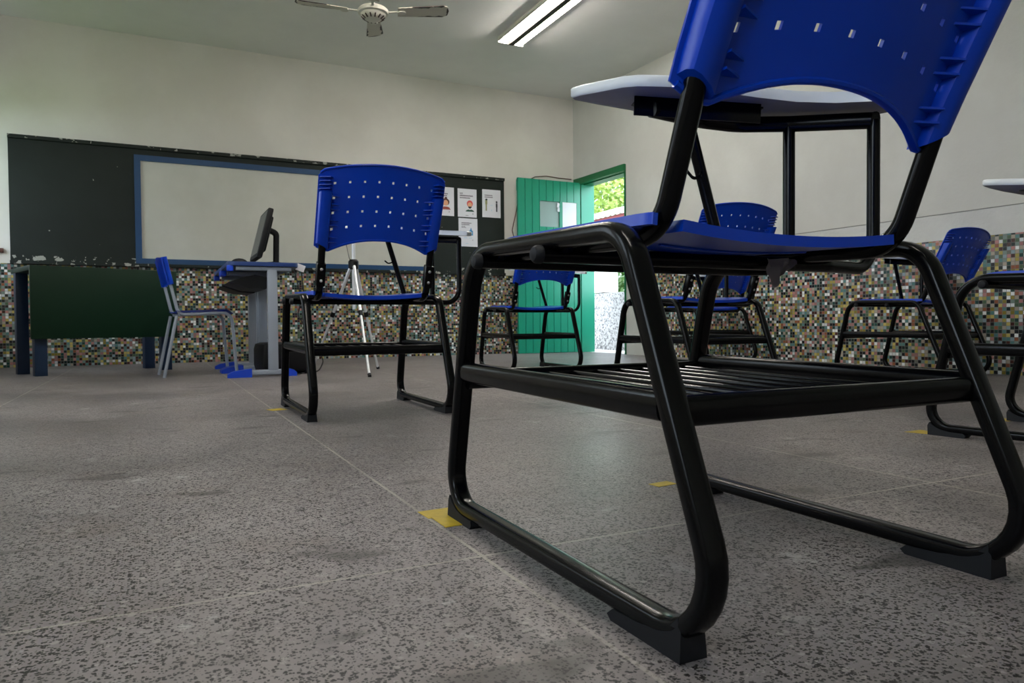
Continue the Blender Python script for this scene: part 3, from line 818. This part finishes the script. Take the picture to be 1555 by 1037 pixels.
desk(5.455, 'second grey school desk, behind the one with the monitor', False)

mo = thing('computer_monitor', 'black flat computer monitor seen from the side on its stand', 'monitor', (0.722, 5.15, 0.7375), 0)
bm = bmesh.new(); add_prism(bm, [(-0.10, 0.0), (0.09, 0.0), (0.085, 0.012), (0.0, 0.02), (-0.10, 0.01)], 1, -0.11, 0.11); obj('stand_base', bm, M['blackpl'], mo, smooth=False)
tube('stand_neck', [(0.03, 0, 0.015), (0.035, 0, 0.22), (-0.02, 0, 0.245)], 0, M['blackpl'], mo, rad=[0, 0.03, 0], sec=section(0.032, 0.018, 12, 4), up=Vector((0, 1, 0)))
rot = Matrix.Rotation(math.radians(14), 3, 'Y')
bm = bmesh.new(); add_box(bm, (-0.062, 0, 0.20), (0.035, 0.40, 0.335), rot, 0.010)
add_box(bm, (-0.042, 0, 0.20), (0.03, 0.30, 0.24), rot, 0.012); scr = obj('screen_housing', bm, M['blackpl'], mo)
bm = bmesh.new(); add_box(bm, Vector((-0.062, 0, 0.20)) + rot @ Vector((-0.0178, 0, 0.005)), (0.002, 0.365, 0.29), rot); obj('screen_panel', bm, M['screen'], scr)
bm = bmesh.new()
bmesh.ops.create_uvsphere(bm, u_segments=16, v_segments=8, radius=1.0)
for v in bm.verts: v.co = Vector((v.co.x * 0.055, v.co.y * 0.032, max(0, v.co.z) * 0.034))
o = obj('computer_mouse', bm, M['blackpl']); o.location = (0.505, 5.03, 0.7375); tag(o, 'black computer mouse on the desk before the monitor', 'mouse')
kb = box('keyboard', (0.55, 5.24, 0.7465), (0.13, 0.34, 0.018), M['blackpl'], None, 0.004); tag(kb, 'flat black keyboard lying in front of the monitor', 'keyboard')
pc = thing('computer_tower', 'black computer case on the floor under the desk', 'computer case', (0.80, 5.17, 0), 0.1)
bm = bmesh.new(); add_box(bm, (0, 0, 0.115), (0.36, 0.30, 0.20), None, 0.045); obj('case_body', bm, M['blackpl'], pc)
for x in (-0.12, 0.12): box('case_foot', (x, 0, 0.009), (0.03, 0.24, 0.018), M['rubber'], pc)
r = random.Random(11)
cablab = ['black cable hanging from the desk edge to the floor, beside the monitor stand', 'looped black cable trailing on the floor by the computer case', 'black cable dropping behind the lone chair leg']
paths = [[(0.83, 5.05, 0.742), (0.90, 5.05, 0.735), (0.92, 5.08, 0.55), (0.88, 5.1, 0.40), (0.95, 5.12, 0.30), (0.93, 5.16, 0.12), (0.93, 5.30, 0.010)],
         [(0.96, 5.2, 0.16), (1.03, 5.2, 0.16), (1.07, 5.17, 0.08), (1.03, 5.15, 0.006), (0.93, 5.10, 0.006), (0.88, 5.0, 0.006)],
         [(0.80, 5.30, 0.742), (0.90, 5.32, 0.735), (0.93, 5.32, 0.60), (0.97, 5.34, 0.42), (1.02, 5.36, 0.30), (1.0, 5.38, 0.1), (1.06, 5.42, 0.006)]]
for p, lab in zip(paths, cablab):
    bm = bmesh.new(); add_sweep(bm, fillet([Vector(q) for q in p], 0.06), section(0.0045, 0.0045, 6), Vector((0, 1, 0)))
    tag(obj('computer_cable', bm, M['cable']), lab, 'cable', 'computer cables')
pp = box('paper_scrap', (0.885, 4.98, 0.715), (0.055, 0.002, 0.045), M['paper'], None, 0, Matrix.Rotation(0.35, 3, 'Y')); tag(pp, 'small pale paper hanging at the desk edge behind the monitor', 'paper')

# ------------------------------------------------------------------ tripod
tr = thing('camera_tripod', 'silver camera tripod standing before the whiteboard', 'tripod', (1.262, 5.06, 0), 0)
hub = Vector((0, 0, 0.77))
feet = [Vector((1.489 - 1.262, 5.119 - 5.06 + 0.15, 0)), Vector((1.216 - 1.262, 4.50 - 5.06, 0)), Vector((1.04 - 1.262, 5.45 - 5.06, 0))]
for f in feet:
    d = (f - hub); a = hub + Vector((f.x, f.y, 0)).normalized() * 0.028 + Vector((0, 0, -0.03))
    lg = tube('leg', [a, a + (f - a) * 0.45], 0.0115, M['alu'], tr, n=10)
    tube('lower_leg', [a + (f - a) * 0.42, a + (f - a) * 0.985], 0.0085, M['alu'], lg, n=10)
    k = a + (f - a) * 0.45
    tube('leg_lock', [k - (f - a).normalized() * 0.018, k + (f - a).normalized() * 0.018], 0.0165, M['blackpl'], lg, n=10)
    tube('rubber_tip', [a + (f - a) * 0.975, f + Vector((0, 0, 0.004))], 0.012, M['rubber'], lg, n=8)
    m_ = a + (f - a) * 0.36
    tube('brace_arm', [Vector((0, 0, 0.50)), m_], 0.005, M['blackpl'], tr, n=6)
tube('centre_column', [(0, 0, 0.44), (0, 0, 1.12)], 0.0125, M['alu'], tr, n=12)
bm = bmesh.new(); add_lathe(bm, [(0.022, -0.05), (0.036, -0.04), (0.036, 0.005), (0.025, 0.02)], 16, (0, 0, 0.77)); obj('collar', bm, M['blackpl'], tr)
bm = bmesh.new(); add_lathe(bm, [(0.02, 0), (0.028, 0.01), (0.028, 0.04), (0.02, 0.06), (0.035, 0.065), (0.035, 0.08)], 14, (0, 0, 1.10)); obj('pan_head', bm, M['blackpl'], tr)
tube('wrist_cord', [(-0.02, 0.02, 0.97), (-0.045, 0.02, 0.9), (-0.03, 0.0, 0.80), (-0.02, 0.0, 0.78)], 0.0025, M['cable'], tr, rad=[0, 0.05, 0.02, 0], n=5)

# ------------------------------------------------------------------ ceiling fan
fan = thing('ceiling_fan', 'cream ceiling fan with four worn wooden blades', 'ceiling fan', (1.395, 4.95, 0), math.radians(-17))
Z0 = 2.47
bm = bmesh.new(); add_lathe(bm, [(0.03, -0.034), (0.055, -0.030), (0.08, -0.012), (0.088, 0.004), (0.103, 0.010), (0.106, 0.03), (0.09, 0.045), (0.04, 0.055), (0.018, 0.08)], 28, (0, 0, Z0))
mt = obj('motor_housing', bm, M['fanw'], fan)
bm = bmesh.new()
for k in range(14):
    a = 2 * PI * k / 14
    add_box(bm, (0.069 * math.cos(a), 0.069 * math.sin(a), Z0 - 0.022), (0.03, 0.008, 0.006), Matrix.Rotation(a, 3, 'Z') @ Matrix.Rotation(-0.62, 3, 'Y'))
obj('vent_slots', bm, M['fandark'], mt)  # dark bars stand in for the shade inside the vent slots
tube('down_rod', [(0, 0, Z0 + 0.1), (0, 0, ZC - 0.04)], 0.013, M['fanw'], fan, n=12)
bm = bmesh.new(); add_lathe(bm, [(0.02, -0.07), (0.055, -0.03), (0.06, 0.0)], 20, (0, 0, ZC)); obj('ceiling_canopy', bm, M['fanw'], fan)
mworn, g = newmat('fan_blade_worn', 0.6)
o_ = g.new('ShaderNodeTexCoord').outputs['Object']; n_ = g.noise(o_, 9, 5, 0.6).outputs['Fac']
sp = g.new('ShaderNodeSeparateXYZ'); g.nt.links.new(o_, sp.inputs[0])
e1 = g.math('GREATER_THAN', g.math('ADD', g.math('ABSOLUTE', sp.outputs[1]), g.math('MULTIPLY', n_, 0.085)), 0.094)
e2 = g.math('GREATER_THAN', g.math('ADD', sp.outputs[0], g.math('MULTIPLY', n_, 0.08)), 0.545)
g.nt.links.new(g.mix(g.math('MAXIMUM', e1, e2), srgb(196, 190, 176), srgb(44, 32, 26)), g.b.inputs['Base Color'])
for k in range(4):
    bm = bmesh.new()
    pl = [(0.17, -0.045), (0.48, -0.062), (0.515, -0.045), (0.525, 0.0), (0.515, 0.045), (0.48, 0.062), (0.17, 0.045)]
    add_prism(bm, pl, 2, -0.003, 0.003)
    for v in bm.verts: v.co.z += -v.co.y * 0.20
    b = obj('blade', bm, mworn, fan, smooth=False); b.rotation_euler = (0, -0.085, k * PI / 2); b.location = (0, 0, Z0 + 0.016)
    bm = bmesh.new()
    add_box(bm, (0.14, 0, 0.0), (0.09, 0.018, 0.006)); add_lathe(bm, [(0.03, -0.004), (0.03, 0.004)], 12, (0.195, 0, -0.006))
    obj('blade_iron', bm, M['fanw'], b, smooth=False)

# ------------------------------------------------------------------ fluorescent lights
def lamp(x, y, label):
    t = thing('fluorescent_light', label, 'ceiling light', (x, y, ZC), math.radians(0), 'twin tube ceiling lights')
    L = 1.26
    bm = bmesh.new()
    add_box(bm, (0, 0, -0.011), (0.24, L, 0.022)); 
    for s in (-1, 1): add_box(bm, (s * 0.116, 0, -0.025), (0.012, L, 0.03), Matrix.Rotation(-s * 0.4, 3, 'Y'))
    obj('housing', bm, M['fix'], t, smooth=False)
    bm = bmesh.new(); add_box(bm, (0, 0, -0.042), (0.052, L - 0.01, 0.040)); obj('ballast_cover', bm, M['ballast'], t, smooth=False)
    bm = bmesh.new()
    for e in (-1, 1): add_box(bm, (0, e * L / 2, -0.03), (0.25, 0.012, 0.05))
    obj('end_plate', bm, M['fix'], t, smooth=False)
    for s in (-1, 1):
        tube('lamp_tube', [(s * 0.068, -L / 2 + 0.03, -0.048), (s * 0.068, L / 2 - 0.03, -0.048)], 0.014, M['tube'], t, n=12)
    return t
l0 = lamp(2.915, 5.25, 'lit twin tube fluorescent fixture on the ceiling near the fan')
q = copy_tree(l0); q.location = (0.35, 3.5, ZC); q['label'] = 'lit twin tube fluorescent fixture above the lone chair before the whiteboard, unseen, added to brighten the back wall'  # unseen fixture added to brighten the back wall
q = copy_tree(l0); q.location = (0.6, 0.2, ZC); q['label'] = 'lit twin tube fluorescent fixture above the camera, unseen, added for brightness'  # unseen fixture added for more light around the camera

q = copy_tree(l0); q.location = (1.75, 3.9, ZC); q['label'] = 'lit twin tube fluorescent fixture over the middle of the room, unseen, added to brighten the room'  # extra unseen fixture, lifts the room without a brighter outdoors

# ------------------------------------------------------------------ outdoors
roof = thing('neighbour_roof', 'red clay tile roof with white edge seen through the open door', 'roof', (9.0, 13.6, 0), 0)
bm = bmesh.new(); add_box(bm, (0.05, 0, 2.60), (0.06, 5.0, 0.16)); obj('fascia_board', bm, M['fascia'], roof)
bm = bmesh.new()
for k in range(26):
    y = -2.4 + k * 0.19
    add_sweep(bm, [Vector((-0.05, y, 2.72)), Vector((1.5, y, 3.15))], section(0.10, 0.06, 10), Vector((0, 1, 0)))
obj('clay_tiles', bm, M['rtile'], roof)
bm = bmesh.new()
for k in range(26):
    y = -2.4 + k * 0.19
    add_sweep(bm, [Vector((-0.09, y, 2.715)), Vector((0.02, y, 2.74))], section(0.105, 0.068, 10), Vector((0, 1, 0)))
obj('white_tile_ends', bm, M['wallb'], roof)
bm = bmesh.new(); add_box(bm, (0.75, 0, 1.25), (1.2, 4.8, 2.6)); obj('house_wall', bm, M['wallb'], roof, smooth=False)

def tree(name, x, y, hgt, rad, n, m, label, seed, trunk=0.14):
    r = random.Random(seed)
    t = thing(name, label, 'tree', (x, y, -0.15), 0)
    tube('trunk', [(0, 0, 0), (0.1, 0.05, hgt * 0.5), (0.0, 0.1, hgt * 0.85)], trunk, M['bark'], t, n=10)
    bm = bmesh.new()
    blobs = [(Vector((r.uniform(-1, 1) * rad * 0.75, r.uniform(-1, 1) * rad, hgt * r.uniform(0.45, 1.15))), rad * r.uniform(0.25, 0.5)) for _ in range(26)]
    for _ in range(n):
        c, R = r.choice(blobs)
        d = Vector((r.gauss(0, 1), r.gauss(0, 1), r.gauss(0, 1))).normalized() * R * r.uniform(0.55, 1.05)
        p = c + d; L = r.uniform(0.10, 0.2); w = L * 0.38
        a = Vector((r.gauss(0, 1), r.gauss(0, 1), r.gauss(-0.3, 0.7))).normalized(); b = a.orthogonal().normalized(); b = Matrix.Rotation(r.uniform(0, 6.28), 3, a) @ b
        nn = a.cross(b) * 0.012
        v = [bm.verts.new(p), bm.verts.new(p + a * L * 0.5 + b * w + nn), bm.verts.new(p + a * L), bm.verts.new(p + a * L * 0.5 - b * w + nn)]
        bm.faces.new(v)
    o = obj('foliage', bm, m, t, smooth=False); o['kind'] = 'stuff'
    return t
tree('leafy_tree', 12.2, 18.3, 4.4, 2.0, 5200, M['leaf'], 'bright green leafy tree above the red roof outside the door', 1)
tree('leafy_tree', 16.2, 23.5, 6.0, 2.6, 6000, M['leaf2'], 'darker green tree standing further back outside the door', 2)
sh = tree('garden_shrub', 6.6, 9.3, 1.1, 0.75, 2600, M['leaf2'], 'low green shrub beyond the speckled wall outside the door', 5, 0.04)
sh['category'] = 'shrub'

# ------------------------------------------------------------------ light
w = bpy.data.worlds.new('sky'); scene.world = w; w.use_nodes = True
nt = w.node_tree; bg = nt.nodes['Background']
bg.inputs[0].default_value = (0.76, 0.88, 1.0, 1); bg.inputs[1].default_value = 4.6
sun = bpy.data.lights.new('sun', 'SUN'); sun.energy = 2.0; sun.angle = 0.01; sun.color = (1.0, 0.94, 0.84)
so = bpy.data.objects.new('sun', sun); COL.objects.link(so); so.rotation_euler = Vector((-0.10, 0.42, -0.9)).to_track_quat('-Z', 'Y').to_euler()
def portal(name, c, sx, sy, direction):
    l = bpy.data.lights.new(name, 'AREA'); l.shape = 'RECTANGLE'; l.size = sx; l.size_y = sy; l.cycles.is_portal = True
    o = bpy.data.objects.new(name, l); COL.objects.link(o); o.location = c; o.rotation_euler = Vector(direction).to_track_quat('-Z', 'Z').to_euler()
for i, (a, b) in enumerate(WIN): portal('window_portal', (XL - 0.15, (a + b) / 2, (WZ0 + WZ1) / 2), b - a, WZ1 - WZ0, (1, 0, 0))
portal('door_portal', (XW(6.65) + 0.2, (DY0 + DY1) / 2, DZ / 2), DY1 - DY0, DZ, (-1, 0, 0))

# ------------------------------------------------------------------ camera
f_px, yaw, pitch, roll = 1098.22, 0.458859, -0.0246438, -0.00816922
F = Vector((math.sin(yaw) * math.cos(pitch), math.cos(yaw) * math.cos(pitch), math.sin(pitch)))
R0 = Vector((math.cos(yaw), -math.sin(yaw), 0)); U0 = R0.cross(F)
R1 = R0 * math.cos(roll) + U0 * math.sin(roll); U1 = -R0 * math.sin(roll) + U0 * math.cos(roll)
cam = bpy.data.cameras.new('camera'); cam.sensor_width = 36.0; cam.lens = f_px / 1555 * 36.0; cam.clip_start = 0.02; cam.clip_end = 200
co = bpy.data.objects.new('camera', cam); COL.objects.link(co)
mw = Matrix((R1, U1, -F)).transposed().to_4x4(); mw.translation = Vector((0, 0, 0.33)); co.matrix_world = mw
cam.dof.use_dof = True; cam.dof.focus_distance = 1.5; cam.dof.aperture_fstop = 16.0
scene.camera = co
vs = scene.view_settings; vs.view_transform = 'Standard'; vs.look = 'None'; vs.gamma = 1.0; vs.exposure = 0.76; vs.use_curve_mapping = False
